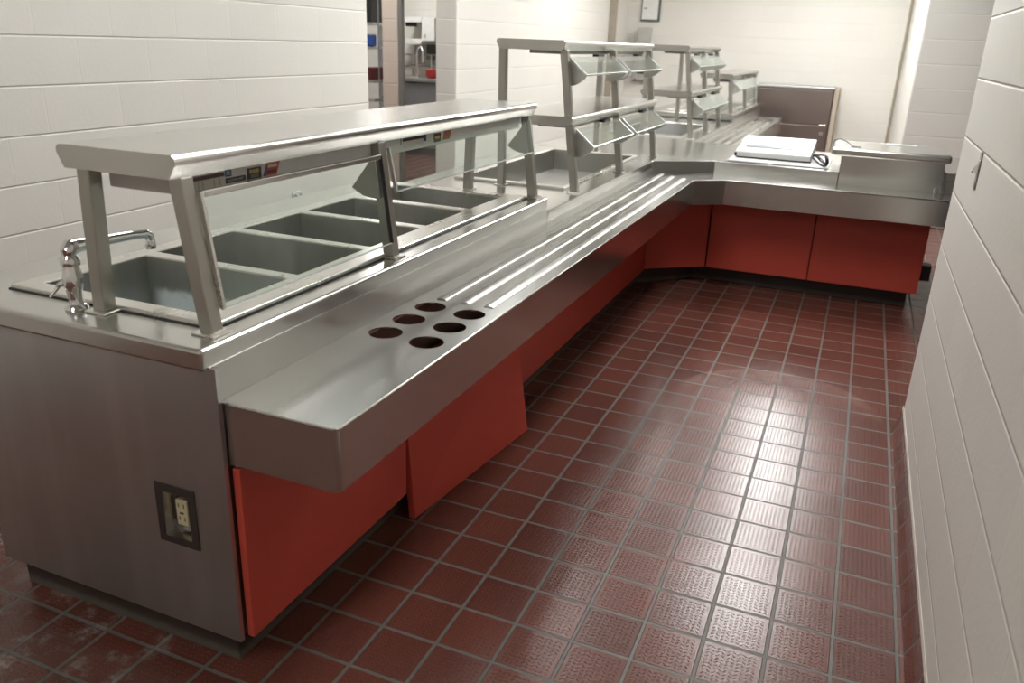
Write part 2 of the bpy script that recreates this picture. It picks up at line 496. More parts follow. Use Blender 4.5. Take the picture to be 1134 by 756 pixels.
for x, y, lb in ((-.9, 1.2, 'fluorescent ceiling light over the near hot well counter'),
                 (-1.1, 4.2, 'fluorescent ceiling light above the left wall opening'),
                 (-1.1, 7.6, 'fluorescent ceiling light over the far serving counter'),
                 (-3.6, 4.9, 'added fill light just inside the kitchen opening'),  # unseen lamp added to brighten the kitchen pier and rack
                 (-4.5, 7.4, 'fluorescent ceiling light in the back kitchen'),
                 (-.7, -2.7, 'added fill light behind the camera for the counter end panel')):  # unseen fill added behind the camera to brighten the end panel
    ceiling_or_added_light(x, y, lb, (M['lampk'] if x < -3 else M['lamp']) if y > 2 else (emit('added_fill_diffuser', (1, 1, .985), 23.0) if y < -1 else emit('fluorescent_diffuser_near', (1, 1, .985), 18.0)))  # weaker emission over the near counter, own strength for the added fill

# ------------------------------------------------------------------ hot well counter (nearest)
XF = -.222                       # customer side face of the counters
XBK = -1.11
WY = [(-.160, .172), (.212, .540), (.580, .892), (.936, 1.246), (1.292, 1.610)]
c1 = thing('serving_counter', 'stainless hot food counter with five sunken wells nearest the camera', 'counter', (-.65, .7, 0))
xs = [XBK, -.868, -.378, XF]
ys = [-.322] + [v for w in WY for v in w] + [1.75]
top = MB().plate(xs, ys, [(1, 1 + 2 * i) for i in range(5)], .81, .86)
top.build('countertop', M['top'], c1, bevel=.008, seg=3)
MB().box(XF - .012, XF - .0004, -.292, 1.749, .690, .852).build('riser', M['riser'], c1, bevel=.002)
fr = MB().plate([-.930, -.870, -.376, -.290], [-.206, -.158] + [v for (a, b_), (c_, d) in zip(WY, WY[1:]) for v in (b_ - .002, c_ + .002)] + [1.606, 1.665],
                [(1, 1 + 2 * i) for i in range(5)], .8585, .8725)
fr.build('well_frame', M['lip'], c1, bevel=.004, seg=3)
MB().plate([-.9345, -.90, -.33, -.2865], [-.2095, -.18, 1.63, 1.6685], [(1, 1)], .8585, .8632).build('frame_shadow_strip', M['gasket_and_shadow'], c1, bevel=.001)  # dark plate standing in for the shadow line around the raised well frame
for i, (a, b_) in enumerate(WY):
    w = MB(); q = .0025; x0, x1, zb = -.866, -.380, .665
    a2, b2 = a + .003, b_ - .003
    s_ = .018
    ti = [(x0, a2), (x1, a2), (x1, b2), (x0, b2)]
    bo = [(x0 + s_, a2 + s_), (x1 - s_, a2 + s_), (x1 - s_, b2 - s_), (x0 + s_, b2 - s_)]
    vt = [w.bm.verts.new((*p, .868)) for p in ti]; vb = [w.bm.verts.new((*p, zb)) for p in bo]
    w.bm.faces.new(vb)
    for k in range(4):
        j = (k + 1) % 4
        w.bm.faces.new((vt[k], vt[j], vb[j], vb[k]))
    o = w.build('food_well', M['pan'], c1)
    md = o.modifiers.new('sheet', 'SOLIDIFY'); md.thickness = .0015; md.offset = 0
    if i == 0: lab(o, 'first food well with chalky white scale on its bottom')
# end panel with the receptacle recess cut in
ex0, ex1, ez0, ez1 = -.413, -.325, .345, .474
ep = MB()
def yplate(mb, xs_, zs_, holes, y0, y1):
    for i in range(len(xs_) - 1):
        for j in range(len(zs_) - 1):
            if (i, j) not in holes: mb.box(xs_[i], xs_[i + 1], y0, y1, zs_[j], zs_[j + 1])
    return mb
yplate(ep, [-1.02, ex0, ex1, -.212], [.10, ez0, ez1, .811], [(1, 1)], -.298, -.286)
bmesh.ops.remove_doubles(ep.bm, verts=ep.bm.verts, dist=1e-5)
ep.build('end_panel', M['panel'], c1)
ob = MB()
yplate(ob, [-.428, ex0 + .004, ex1 - .004, -.308], [.331, ez0 + .004, ez1 - .004, .491], [(1, 1)], -.3005, -.2985)
bmesh.ops.remove_doubles(ob.bm, verts=ob.bm.verts, dist=1e-5)
box = ob.build('outlet_box', plain('dark_steel_plate', (.11, .10, .092), .35, .8), c1)
lab(box, 'recessed electrical outlet box in the end panel')
rc = MB()
s_ = .007
vt = [rc.bm.verts.new((a, -.297, c)) for a, c in ((ex0, ez0), (ex1, ez0), (ex1, ez1), (ex0, ez1))]
vb = [rc.bm.verts.new((a, -.268, c)) for a, c in ((ex0 + s_, ez0 + s_), (ex1 - s_, ez0 + s_), (ex1 - s_, ez1 - s_), (ex0 + s_, ez1 - s_))]
rc.bm.faces.new(vb)
for k in range(4):
    rc.bm.faces.new((vt[k], vt[(k + 1) % 4], vb[(k + 1) % 4], vb[k]))
o = rc.build('recess_cup', steel('bright_recess_steel', (.55, .53, .50), .25, 'x'), box)
o.modifiers.new('sheet', 'SOLIDIFY').thickness = .0015
rcx, rcz = -.377, .403
MB().box(rcx - .0175, rcx + .0175, -.276, -.2675, rcz - .035, rcz + .035).build('receptacle', M['ivory'], box, bevel=.003)
sl = MB()
for dz in (-.018, .018):
    sl.box(rcx - .009, rcx - .0065, -.2768, -.2755, rcz + dz - .003, rcz + dz + .007)
    sl.box(rcx + .0065, rcx + .009, -.2768, -.2755, rcz + dz - .003, rcz + dz + .007)
    sl.lathe([(.0026, -.2688), (.0026, -.2675)], (rcx, 0, rcz + dz - .009), 10, 'y')
sl.box(rcx - .006, rcx + .006, -.2768, -.2755, rcz - .003, rcz + .002)
sl.build('receptacle_slots', M['black'], box)
# cabinet sheet behind the doors and the tiled kick
MB().box(-.232, -.226, -.284, 1.75, .10, .688).build('cabinet_front', plain('brown_cabinet_front', (.17, .095, .07), .5, .1), c1)
MB().box(-1.018, -1.006, -.284, 1.75, .10, .805).build('cabinet_back', M['panel'], c1)
def door_mesh(x, y0, y1, z0, z1, th=.02):
    return MB().box(x - th, x, y0, y1, z0, z1)
d = door_mesh(-.19, -.277, .464, .106, .566).build('door', M['red'], c1, bevel=.0025)
# the second door has come off its catch: it stands on the floor, foot kicked out, top still tucked under the rail
b0 = [(-.196, .487, .003), (-.174, .489, .003), (-.084, 1.262, .003), (-.106, 1.264, .003)]
t0 = [(-.2245, .463, .540), (-.2025, .465, .540), (-.1495, 1.233, .540), (-.1715, 1.235, .540)]
d2 = MB().hexa(b0, t0).build('loose_door', M['red'], c1, bevel=.0025)
lab(d2, 'loose red cabinet door standing crooked on the floor')

# kick base under the whole run
kb = MB()
kb.xy([(-1.0, -.262), (-.255, -.262), (-.255, 3.62), (.06, 3.955), (1.40, 3.955), (1.40, 4.85), (-1.0, 4.85)], 0, .102)
def grimy():
    m, nt, b = new_mat('grimy_base_tile')
    p, x, y, z = pos(nt)
    n_ = noise(nt, p, 18, 5, None, .65)
    c = mixc(nt, n_, (.026, .017, .014), (.045, .028, .022))
    low = mth(nt, 'MULTIPLY', sstep(nt, mth(nt, 'ADD', z, mth(nt, 'MULTIPLY', n_, .03)), .030, .052, 1.0, 0.0), .8)
    c = mixc(nt, low, c, (.105, .095, .078))
    nt.links.new(c, b.inputs['Base Color'])
    b.inputs['Roughness'].default_value = .55
    return m
struct(kb.build('baseboard_counter', grimy(), bevel=.004))

# ------------------------------------------------------------------ cold well counter, second in the row
c2 = thing('serving_counter', 'stainless cold pan counter with one wide well under a double-deck sneeze guard', 'counter', (-.65, 2.8, 0))
tp = MB().plate([XBK, -.915, -.365, XF], [1.752, 2.35, 3.72, 3.93], [(1, 1)], .752, .80)
tp.xy([(XF + .0002, 3.652), (XF + .0002, 3.93), (.13, 3.93)], .752, .80)
tp.build('countertop', M['top'], c2, bevel=.005)
MB().box(XF - .012, XF - .0004, 1.752, 3.648, .690, .796).build('riser', M['riser'], c2, bevel=.002)
MB().prism([(XF, 3.652, .69), (.13, 3.930, .69), (.123, 3.939, .69), (XF - .007, 3.661, .69)], (0, 0, .106)).build('riser', M['topx'], c2, bevel=.002)
MB().plate([-.950, -.913, -.367, -.340], [2.30, 2.352, 3.718, 3.765], [(1, 1)], .7985, .812).build('well_frame', M['lip'], c2, bevel=.005, seg=3)
w = MB()
vt = [w.bm.verts.new((a, b_, .810)) for a, b_ in ((-.912, 2.354), (-.368, 2.354), (-.368, 3.716), (-.912, 3.716))]
vb = [w.bm.verts.new((a, b_, .685)) for a, b_ in ((-.900, 2.366), (-.380, 2.366), (-.380, 3.704), (-.900, 3.704))]
w.bm.faces.new(vb)
for k in range(4): w.bm.faces.new((vt[k], vt[(k + 1) % 4], vb[(k + 1) % 4], vb[k]))
o = w.build('food_well', steel('cold_pan_steel', (.46, .455, .43), .34, 'x'), c2)
o.modifiers.new('sheet', 'SOLIDIFY').thickness = .0015
MB().box(-.232, -.226, 1.752, 3.60, .10, .688).build('cabinet_front', M['dark'], c2)
MB().box(-1.018, -1.006, 1.752, 3.93, .10, .75).build('cabinet_back', M['panel'], c2)
door_mesh(-.195, 1.30, 3.592, .104, .566).build('door', M['red'], c2, bevel=.0025)
dg = MB().prism([(-.194, 3.600, .11), (.150, 3.868, .11), (.138, 3.884, .11), (-.206, 3.616, .11)], (0, 0, .456)).build('door', M['red'], c2, bevel=.002)
lab(dg, 'angled red door across the inside corner')

# ------------------------------------------------------------------ cashier counter across the end of the aisle
c3 = thing('cashier_counter', 'stainless cashier counter with two red doors closing off the far end of the aisle', 'counter', (.6, 4.4, 0))
MB().plate([XBK, .13, 1.46], [3.932, 4.95], [], .752, .80).build('countertop', M['topx'], c3, bevel=.004)
MB().box(.131, .884, 3.924, 3.9315, .690, .797).build('riser', M['topx'], c3, bevel=.002)
MB().box(.884, .888, 3.9235, 3.931, .690, .797).build('riser_seam', M['gasket_and_shadow'], c3)
MB().box(.8865, 1.459, 3.924, 3.9315, .690, .8003).build('riser', M['topx'], c3)
MB().box(.16, .798, 3.862, 3.882, .110, .566).build('door', M['red'], c3, bevel=.0025)
MB().box(.804, 1.445, 3.862, 3.882, .110, .566).build('door', M['red'], c3, bevel=.0025)
MB().box(1.425, 1.437, 3.884, 4.94, .103, .75).build('end_panel', M['panel'], c3)
MB().box(.115, 1.42, 3.886, 3.892, .104, .688).build('cabinet_front', M['dark'], c3)
MB().box(.0, 1.42, 4.93, 4.94, .104, .75).build('cabinet_back', M['panel'], c3)
jb = MB().box(1.4375, 1.503, 3.90, 4.0, .188, .285).build('junction_box', M['black'], c3, bevel=.005)
lab(jb, 'black box mounted low on the end of the cabinet')
# the return piece beyond the cash box
c4 = thing('return_counter', 'stainless end counter partly hidden behind the right wall edge', 'counter', (1.9, 4.3, 0))
MB().box(1.475, 2.5, 3.98, 4.9, .79, .835).build('countertop', M['topx'], c4, bevel=.004)
MB().box(1.485, 2.48, 4.02, 4.88, .70, .789).build('apron', M['panel'], c4, bevel=.003)
for x in (2.40,):
    for y in (4.05, 4.8):
        MB().tube([(x, y, 0), (x, y, .70)], .02, 12).build('leg', M['post'], c4, smooth=True)
for y in (4.05, 4.8):
    MB().tube([(1.66, y, 0), (1.66, y, .70)], .02, 12).build('leg', M['post'], c4, smooth=True)

# ------------------------------------------------------------------ third and fourth counters
c5 = thing('serving_counter', 'stainless serving counter under the farther double-deck sneeze guard', 'counter', (-.65, 6, 0))
MB().plate([XBK, -.915, -.365, XF], [4.952, 5.20, 6.35, 7.05], [(1, 1)], .752, .80).build('countertop', M['top'], c5, bevel=.004)
MB().box(XF - .012, XF - .0004, 4.952, 7.05, .66, .796).build('riser', M['riser'], c5, bevel=.002)
MB().plate([-.950, -.913, -.367, -.340], [5.15, 5.202, 6.348, 6.40], [(1, 1)], .7985, .812).build('well_frame', M['lip'], c5, bevel=.005)
w = MB()
vt = [w.bm.verts.new((a, b_, .810)) for a, b_ in ((-.912, 5.204), (-.368, 5.204), (-.368, 6.346), (-.912, 6.346))]
vb = [w.bm.verts.new((a, b_, .70)) for a, b_ in ((-.900, 5.216), (-.380, 5.216), (-.380, 6.334), (-.900, 6.334))]
w.bm.faces.new(vb)
for k in range(4): w.bm.faces.new((vt[k], vt[(k + 1) % 4], vb[(k + 1) % 4], vb[k]))
w.build('food_well', M['panel'], c5).modifiers.new('sheet', 'SOLIDIFY').thickness = .0015
MB().box(-1.0, -.24, 4.96, 7.05, 0, .66).build('cabinet', M['panel'], c5)
c6 = thing('serving_counter', 'stainless serving counter under the lowest and farthest sneeze guard', 'counter', (-.65, 8.2, 0))
MB().box(XBK, XF, 7.052, 9.32, .81, .86).build('countertop', M['top'], c6, bevel=.005)
MB().box(XF - .012, XF - .0004, 7.054, 9.318, .66, .855).build('riser', M['riser'], c6, bevel=.002)
MB().plate([-.93, -.87, -.376, -.29], [7.2, 7.24, 8.95, 9.0], [(1, 1)], .8585, .870).build('well_frame', M['lip'], c6, bevel=.004)
MB().box(-.87, -.376, 7.24, 8.95, .8602, .8632).build('well_cover', M['pan'], c6)
MB().box(-1.0, -.24, 7.054, 9.30, 0, .80).build('cabinet', M['panel'], c6)

# ------------------------------------------------------------------ tray rail (one bent run)
ZT = .728
tr = thing('tray_rail', 'long bent stainless tray rail with six cup holes at its near end', 'tray rail', (0, .5, 0))
bed = MB()
TH = .004
hx = [XF + .001, -.186, -.072, -.006 + .030, .0785]
cupx = [(-.187, -.0725, -.1385), (-.0725, .079, -.005)]
cupy = [(.208, .333), (.333, .462), (.462, .60)]
cyi = [[.270, .398, .528], [.256, .391, .520]]
bed.box(XF, .079, -.2795, .208, ZT - TH, ZT)
bed.box(XF, -.187, .208, .60, ZT - TH, ZT)
for ci, (a, b_, cx) in enumerate(cupx):
    for (u, v), cy in zip(cupy, cyi[ci]):
        bed.round_hole_plate(a, b_, u, v, cx, cy, .0465, ZT - TH, ZT)
bed.build('cup_hole_plate', M['rail'], tr)
rb = MB()
rb.xy([(XF, .60), (.079, .60), (.083, 3.487), (.253, 3.618), (1.85, 3.618), (1.85, 3.93), (.131, 3.93), (XF, 3.65)], ZT - TH - .003, ZT - .003)
rb.build('rail_bed', M['rail'], tr)
for xa, xb, ye in ((-.160, -.130, 3.63), (-.082, -.050, 3.56), (-.002, .029, 3.515)):
    r_ = MB()
    xm, hw = (xa + xb) / 2 + .001, .0165
    prof = [(xm - hw, ZT - .0035), (xm + hw, ZT - .0035)] + [(xm + hw * math.cos(PI * k / 12), ZT - .003 + .0065 * math.sin(PI * k / 12)) for k in range(1, 12)]
    r_.xz(prof, .612, ye)
    r_.build('slide_rib', M['riser'], tr, smooth=True)
def strip(mb, pts, th, z0, z1):
    """a vertical sheet following a plan polyline, thickness to its left"""
    pts = [Vector((*p, 0)) for p in pts]
    offs = []
    for i, p in enumerate(pts):
        n = Vector((0, 0, 0))
        if i > 0:
            d_ = (p - pts[i - 1]).normalized(); n += Vector((-d_.y, d_.x, 0))
        if i < len(pts) - 1:
            d_ = (pts[i + 1] - p).normalized(); n += Vector((-d_.y, d_.x, 0))
        n.normalize()
        offs.append(p + n * th)
    for i in range(len(pts) - 1):
        mb.hexa([(*pts[i].xy, z0), (*pts[i + 1].xy, z0), (*offs[i + 1].xy, z0), (*offs[i].xy, z0)],
                [(*pts[i].xy, z1), (*pts[i + 1].xy, z1), (*offs[i + 1].xy, z1), (*offs[i].xy, z1)])
    return mb
arc = [(.079 - .016 + .016 * math.sin(a), -.282 + .016 - .016 * math.cos(a)) for a in [PI / 2 * k / 5 for k in range(6)]]
ap = MB()
strip(ap, [(XF + .005, -.282)] + arc + [(.083, 3.487)], .004, .578, ZT - .0005)
bmesh.ops.remove_doubles(ap.bm, verts=ap.bm.verts, dist=1e-5)
ap.build('apron', M['rail'], tr, smooth=True)
ap = MB(); strip(ap, [(.083, 3.4885), (.253, 3.618)], .004, .578, ZT - .0005)
lab(ap.build('apron', M['topx'], tr), 'angled apron piece at the bend')
ap = MB(); strip(ap, [(.2535, 3.618), (1.85, 3.618)], .004, .578, ZT - .0005)
ap.build('apron', M['topx'], tr)
# bright folded edge and under-lips
MB().tube([(XF + .004, -.2805, ZT - .0015), (.066, -.2805, ZT - .0015), (.0775, -.27, ZT - .0015), (.0815, 3.487, ZT - .0015)], .0022, 8).build('rolled_edge', M['lip'], tr, smooth=True)
MB().tube([(.0825, 3.488, ZT - .0015), (.2535, 3.6195, ZT - .0015), (1.85, 3.6195, ZT - .0015)], .0022, 8).build('rolled_edge', M['lip'], tr, smooth=True)
MB().box(XF + .006, .074, -.2775, -.262, .578, .581).box(.056, .0785, -.262, 3.45, .578, .581).box(.27, 1.85, 3.623, 3.64, .578, .581).build('bottom_lip', M['panel'], tr)
# brackets that carry the rail
for y in (.9, 2.0, 3.1):
    MB().yz([(y, .72), (y + .004, .72), (y + .004, .62), (y, .62)], XF, .05).build('bracket', M['panel'], tr)
# the tray rail beyond the cashier counter
tr2 = thing('tray_rail', 'short stainless tray rail running on beyond the cashier counter', 'tray rail', (0, 7, 0))
rb = MB().xy([(XF, 5.06), (.079, 5.06), (.079, 8.95), (XF, 8.95)], ZT - .006, ZT - .001)
rb.build('rail_bed', M['rail'], tr2)
rh = MB()
for ci, (a, b_, cx) in enumerate(cupx):
    pass
for xa in (-.160, -.082, -.002):
    r_ = MB().xz([(xa, ZT - .002), (xa + .032, ZT - .002), (xa + .025, ZT + .009), (xa + .007, ZT + .009)], 5.15, 8.1)
    r_.build('slide_rib', M['lip'], tr2, bevel=.002)
MB().box(.079, .083, 5.06, 8.95, .575, ZT).build('apron', M['rail'], tr2)
MB().box(XF + .002, .083, 8.95, 8.954, .575, ZT).build('apron', M['rail'], tr2)
MB().box(XF + .002, .083, 5.055, 5.059, .575, ZT).build('apron', M['rail'], tr2)
for cx, cy in ((-.135, 8.40), (-.01, 8.40), (-.135, 8.60), (-.01, 8.60)):
    MB().lathe([(.047, ZT - .0008), (.047, ZT + .0006)], (cx, cy, 0), 24).build('cup_hole', M['dark'], tr2)
for y in (5.6, 8.3):
    MB().yz([(y, .72), (y + .004, .72), (y + .004, .60), (y, .60)], XF, .05).build('bracket', M['panel'], tr2)

# ------------------------------------------------------------------ sneeze guards
LEAN = -.136
def shelf_profile(x0, x1, z0, z1):
    h = z1 - z0
    def roll(cx, cz, r, a0, a1, n=6):
        return [(cx + r * math.cos(a0 + (a1 - a0) * k / n), cz + r * math.sin(a0 + (a1 - a0) * k / n)) for k in range(n + 1)]
    r = .014
    return [(x0 + .018, z0), (x1 - .020, z0)] + roll(x1 - r, z1 - r, r, -.55, PI / 2) + roll(x0 + r, z1 - r, r, PI / 2, PI + .55)
def post_part(t, xb, xt, y, z0, z1, s=.036, d=.036):
    p = MB().hexa([(xb - s / 2, y - d / 2, z0 + .004), (xb + s / 2, y - d / 2, z0 + .004), (xb + s / 2, y + d / 2, z0 + .004), (xb - s / 2, y + d / 2, z0 + .004)],
                  [(xt - s / 2, y - d / 2, z1), (xt + s / 2, y - d / 2, z1), (xt + s / 2, y + d / 2, z1), (xt - s / 2, y + d / 2, z1)])
    o = p.build('post', M['post'], t, bevel=.003)
    MB().box(xb - s / 2 - .013, xb + s / 2 + .013, y - d / 2 - .013, y + d / 2 + .013, z0 + .0004, z0 + .005).build('base_plate', M['lip'], o, bevel=.0015)
    return o
def sector(mb, hx_, hz_, a0, a1, r, y0, y1, n=10):
    pts = [(hx_, hz_)] + [(hx_ + r * math.sin(a0 + (a1 - a0) * k / n), hz_ - r * math.cos(a0 + (a1 - a0) * k / n)) for k in range(n + 1)]
    mb.xz(pts, y0, y1)
def pane_part(t, top, bot, y0, y1, th=.006, trims=True):
    (tx, tz), (bx, bz) = top, bot
    d_ = Vector((bx - tx, 0, bz - tz)).normalized()
    n = Vector((-d_.z, 0, d_.x))
    if n.x < 0: n = -n
    n *= th
    q = MB().hexa([(tx, y0, tz), (bx, y0, bz), (bx, y1, bz), (tx, y1, tz)],
                  [(tx + n.x, y0, tz + n.z), (bx + n.x, y0, bz + n.z), (bx + n.x, y1, bz + n.z), (tx + n.x, y1, tz + n.z)])
    g = q.build('glass_pane', M['glass'], t)
    if trims:
        m_ = n * 1.4; l_ = n * -.25
        for ya, yb in ((y0 - .004, y0 + .004), (y1 - .004, y1 + .004)):
            e = MB().hexa([(tx + l_.x, ya, tz + l_.z), (bx + l_.x, ya, bz + l_.z), (bx + l_.x, yb, bz + l_.z), (tx + l_.x, yb, tz + l_.z)],
                   [(tx + m_.x, ya, tz + m_.z), (bx + m_.x, ya, bz + m_.z), (bx + m_.x, yb, bz + m_.z), (tx + m_.x, yb, tz + m_.z)])
            e.build('edge_strip', M['edge'], g)
        bx2, bz2 = bx - d_.x * .004, bz - d_.z * .004
        MB().hexa([(bx2 + l_.x, y0, bz2 + l_.z), (bx + l_.x, y0, bz + l_.z), (bx + l_.x, y1, bz + l_.z), (bx2 + l_.x, y1, bz2 + l_.z)],
                  [(bx2 + m_.x, y0, bz2 + m_.z), (bx + m_.x, y0, bz + m_.z), (bx + m_.x, y1, bz + m_.z), (bx2 + m_.x, y1, bz2 + m_.z)]).build('edge_strip', M['edge'], g)
    return g
def fixture_part(t, x0, x1, y0, y1, z0, z1, name='shelf_lamp_housing'):
    return MB().box(x0, x1, y0, y1, z0, z1).build(name, plain('lamp_housing_paint', (.72, .71, .67), .45, 0), t, bevel=.003)

def decal(parent, y0, y1, z0, z1, mat, x, name='decal', skew=0.0, label=None):
    o = MB().hexa([(x, y0, z0), (x + .0006, y0, z0), (x + .0006, y1, z0), (x, y1, z0)],
                  [(x, y0 + skew, z1), (x + .0006, y0 + skew, z1), (x + .0006, y1 + skew, z1), (x, y1 + skew, z1)]).build(name, mat, parent)
    if label: lab(o, label)
    return o
def text_mesh(s, size, mat, x, y, z, parent, name='lettering'):
    cu = bpy.data.curves.new(name, 'FONT'); cu.body = s; cu.size = size; cu.extrude = .0002
    tmp = bpy.data.objects.new(name, cu); COL.objects.link(tmp)
    dg_ = bpy.context.evaluated_depsgraph_get(); dg_.update()
    me = bpy.data.meshes.new_from_object(tmp.evaluated_get(dg_))
    bpy.data.objects.remove(tmp); bpy.data.curves.remove(cu)
    me.transform(Matrix(((0, 0, 1, x), (1, 0, 0, y), (0, 1, 0, z), (0, 0, 0, 1))))
    root = parent
    while root.parent is not None: root = root.parent
    me.transform(Matrix.Translation(-Vector(root.location)))
    me.materials.clear(); me.materials.append(mat)
    o = bpy.data.objects.new(name, me); COL.objects.link(o); o.parent = parent
    return o

# --- nearest guard: single deck, panes folded down along the posts
g1 = thing('sneeze_guard', 'single-deck sneeze guard with flat shelf over the five-well counter nearest the camera', 'sneeze guard', (-.44, .72, .86))
MB().xz(shelf_profile(-.617, -.288, 1.197, 1.247), -.270, 1.742).build('shelf', M['shelf'], g1)
for y in (-.224, .545, 1.712): post_part(g1, -.279, -.324, y, .86, 1.198)
for y in (-.224, 1.732): post_part(g1, -.594, -.581, y, .86, 1.198)
zz = lambda z, x0=-.272, z0=.86: x0 + LEAN * (z - z0)
hx1, hz1 = zz(1.164) + .012, 1.164
p1 = pane_part(g1, (hx1, hz1), (zz(.912) + .012, .912), -.203, .520, trims=False)
MB().hexa([(hx1 - .003, -.203, hz1 - .012), (hx1 + .010, -.203, hz1 - .012), (hx1 + .010, .520, hz1 - .012), (hx1 - .003, .520, hz1 - .012)],
          [(hx1 - .004, -.203, hz1 + .002), (hx1 + .009, -.203, hz1 + .002), (hx1 + .009, .520, hz1 + .002), (hx1 - .004, .520, hz1 + .002)]).build('top_clip', M['shelf'], p1, bevel=.002)
for y, w_ in ((-.205, .008), (.517, .003)):
    e = MB().hexa([(hx1 - .002, y, hz1), (hx1 + .010, y, hz1), (hx1 + .010, y + w_, hz1), (hx1 - .002, y + w_, hz1)],
                  [(zz(.912) + .010, y, .912), (zz(.912) + .022, y, .912), (zz(.912) + .022, y + w_, .912), (zz(.912) + .010, y + w_, .912)])
    e.build('side_trim', M['lip'] if y < 0 else M['gasket_and_shadow'], p1)
MB().box(zz(.912) + .0115, zz(.912) + .0185, -.203, .520, .9085, .912).build('bottom_edge', M['edge'], p1, bevel=.002)
p2 = pane_part(g1, (zz(1.178) + .012, 1.178), (zz(1.050) + .018, 1.050), .572, 1.690, trims=True)
sq_ = MB(); sector(sq_, zz(1.165), 1.165, -PI / 4 + .13, .13, .122, .512, .517); sq_.build('hinge_plate', M['hinge'], g1)
sq_ = MB(); sector(sq_, zz(1.172), 1.172, -PI / 4 + .13, .13, .122, 1.684, 1.690); sq_.build('hinge_plate', M['hinge'], g1)
for yy, zc in ((.512, 1.165), (1.684, 1.172)):
    pts = [(zz(zc) + .124 * math.sin(a), yy + .0025, zc - .124 * math.cos(a)) for a in [-PI / 4 + .13 + PI / 4 * k / 8 for k in range(9)]]
    MB().tube(pts, .0035, 6).build('hinge_rim', M['lip'], g1, smooth=True)
fx = fixture_part(g1, -.555, -.332, -.198, 1.660, 1.150, 1.1968)
FXX = -.3318
decal(fx, -.199 + .004, -.0845, 1.158, 1.1785, M['cream'], FXX, label='cream instruction label with a dark maroon band')
decal(fx, -.195, -.0845, 1.179, 1.188, M['maroon'], FXX)
for yy in (-.168, -.155, -.120, -.102):
    decal(fx, yy, yy + .003, 1.160, 1.176, M['grey'], FXX + .0004, 'decal_print')
decal(fx, -.082, -.061, 1.1765, 1.1915, M['blue'], FXX, label='small blue label')
for zq in (1.181, 1.186): decal(fx, -.078, -.066, zq, zq + .0022, M['cream'], FXX + .0004, 'decal_print')
bl = decal(fx, -.082, -.015, 1.161, 1.1735, M['black'], FXX, label='black warning label with white lettering')
text_mesh('CAUTION: HOT', .0078, M['cream'], FXX + .0009, -.0785, 1.1645, fx)
decal(fx, -.010, .041, 1.160, 1.1862, M['black'], FXX, label='black label with gold emblem')
em = MB()
for q in (0, 1, 2): em.lathe([(.0052, FXX + .0006), (.0052, FXX + .0012)], (0, .004 + q * .0115, 1.178), 16, 'x')
em.build('decal_emblem', M['gold'], fx)
for zq in (1.164, 1.168): decal(fx, .003, .030, zq, zq + .0016, M['grey'], FXX + .0004, 'decal_print')
fl = decal(fx, .046, .0965, 1.161, 1.1915, M['flagred'], FXX, skew=.016, label='flag-shaped red, white and blue decal')
for k_, (za, zb) in enumerate(((1.1665, 1.1735), (1.1795, 1.1865))):
    decal(fx, .058 + k_ * .006, .094 + k_ * .005, za, zb, (M['maroon'], M['cream'])[k_], FXX + .0004, 'decal_print', .003)
decal(fx, .046, .056, 1.161, 1.182, M['blue'], FXX + .0004, 'decal_print', .010)
decal(fx, .6955, .700, 1.172, 1.192, M['black'], FXX)
decal(fx, .708, .842, 1.160, 1.181, M['cream'], FXX); decal(fx, .708, .842, 1.181, 1.191, M['maroon'], FXX)
decal(fx, .843, .860, 1.170, 1.192, M['blue'], FXX)
decal(fx, .913, .962, 1.160, 1.188, M['black'], FXX); decal(fx, .920, .955, 1.170, 1.180, M['gold'], FXX + .0004, 'decal_emblem')
decal(fx, .975, 1.028, 1.162, 1.193, M['orange'], FXX, skew=.012, label='faded orange flag-shaped decal')

# --- double deck guards
def double_guard(t, ys, z0, dx, tiers, y_shelf, far=False, twist=0.0):
    (lz, lx0, lx1), (uz, ux0, ux1) = tiers
    a, b_ = y_shelf
    MB().xz(shelf_profile(lx0, lx1, lz, lz + .046), a, b_).build('lower_shelf', M['shelf'], t)
    MB().xz(shelf_profile(ux0, ux1, uz, uz + .046), a, b_).build('upper_shelf', M['shelf'], t)
    zt = uz + .004
    for y in ys: post_part(t, -.268 + dx, -.268 + dx + LEAN * (zt - z0), y, z0, zt)
    for y in (ys[0] + .02, ys[-1]): post_part(t, -.664 + dx, -.672 + dx, y, z0, zt)
    for (sz, hx_, hz_) in ((lz, -.292 + dx, lz - .022), (uz, -.352 + dx, uz - .030)):
        f = MB().box(hx_ - .20, hx_ - .03, ys[0] + .05, ys[-1] - .05, sz - .016, sz - .0004).build('shelf_lamp_housing', plain('lamp_housing_grey', (.36, .35, .33), .4, .6), t, bevel=.003)
        for ya, yb in ((ys[0] + .035, ys[1] - .04), (ys[1] + .035, ys[2] - .05)):
            pane_part(t, (hx_, hz_), (hx_ + .096, hz_ - .077), ya, yb)
            for yy in (ya + .004, yb - .010):
                s2 = MB(); sector(s2, hx_, hz_, -.13, .87, .122, yy, yy + .005)
                hp = s2.build('hinge_plate', M['hinge'], t)
                s3 = MB().tube([(hx_ + .124 * math.sin(q), yy + .0025, hz_ - .124 * math.cos(q)) for q in [-.13 + 1.0 * k / 8 for k in range(9)]], .0035, 6)
                s3.build('hinge_rim', M['lip'], hp, smooth=True)
            br = MB().box(hx_ - .03, hx_ + .002, yb - .25, yb - .14, hz_ + .002, hz_ + .014).build('latch', M['black'], t, bevel=.002)
g2 = thing('sneeze_guard', 'nearer double-deck sneeze guard with four tilted glass panes', 'sneeze guard', (-.46, 3.05, .80))
double_guard(g2, (2.247, 3.052, 3.876), .80, 0, ((1.114, -.69, -.280), (1.448, -.678, -.332)), (2.19, 3.905))
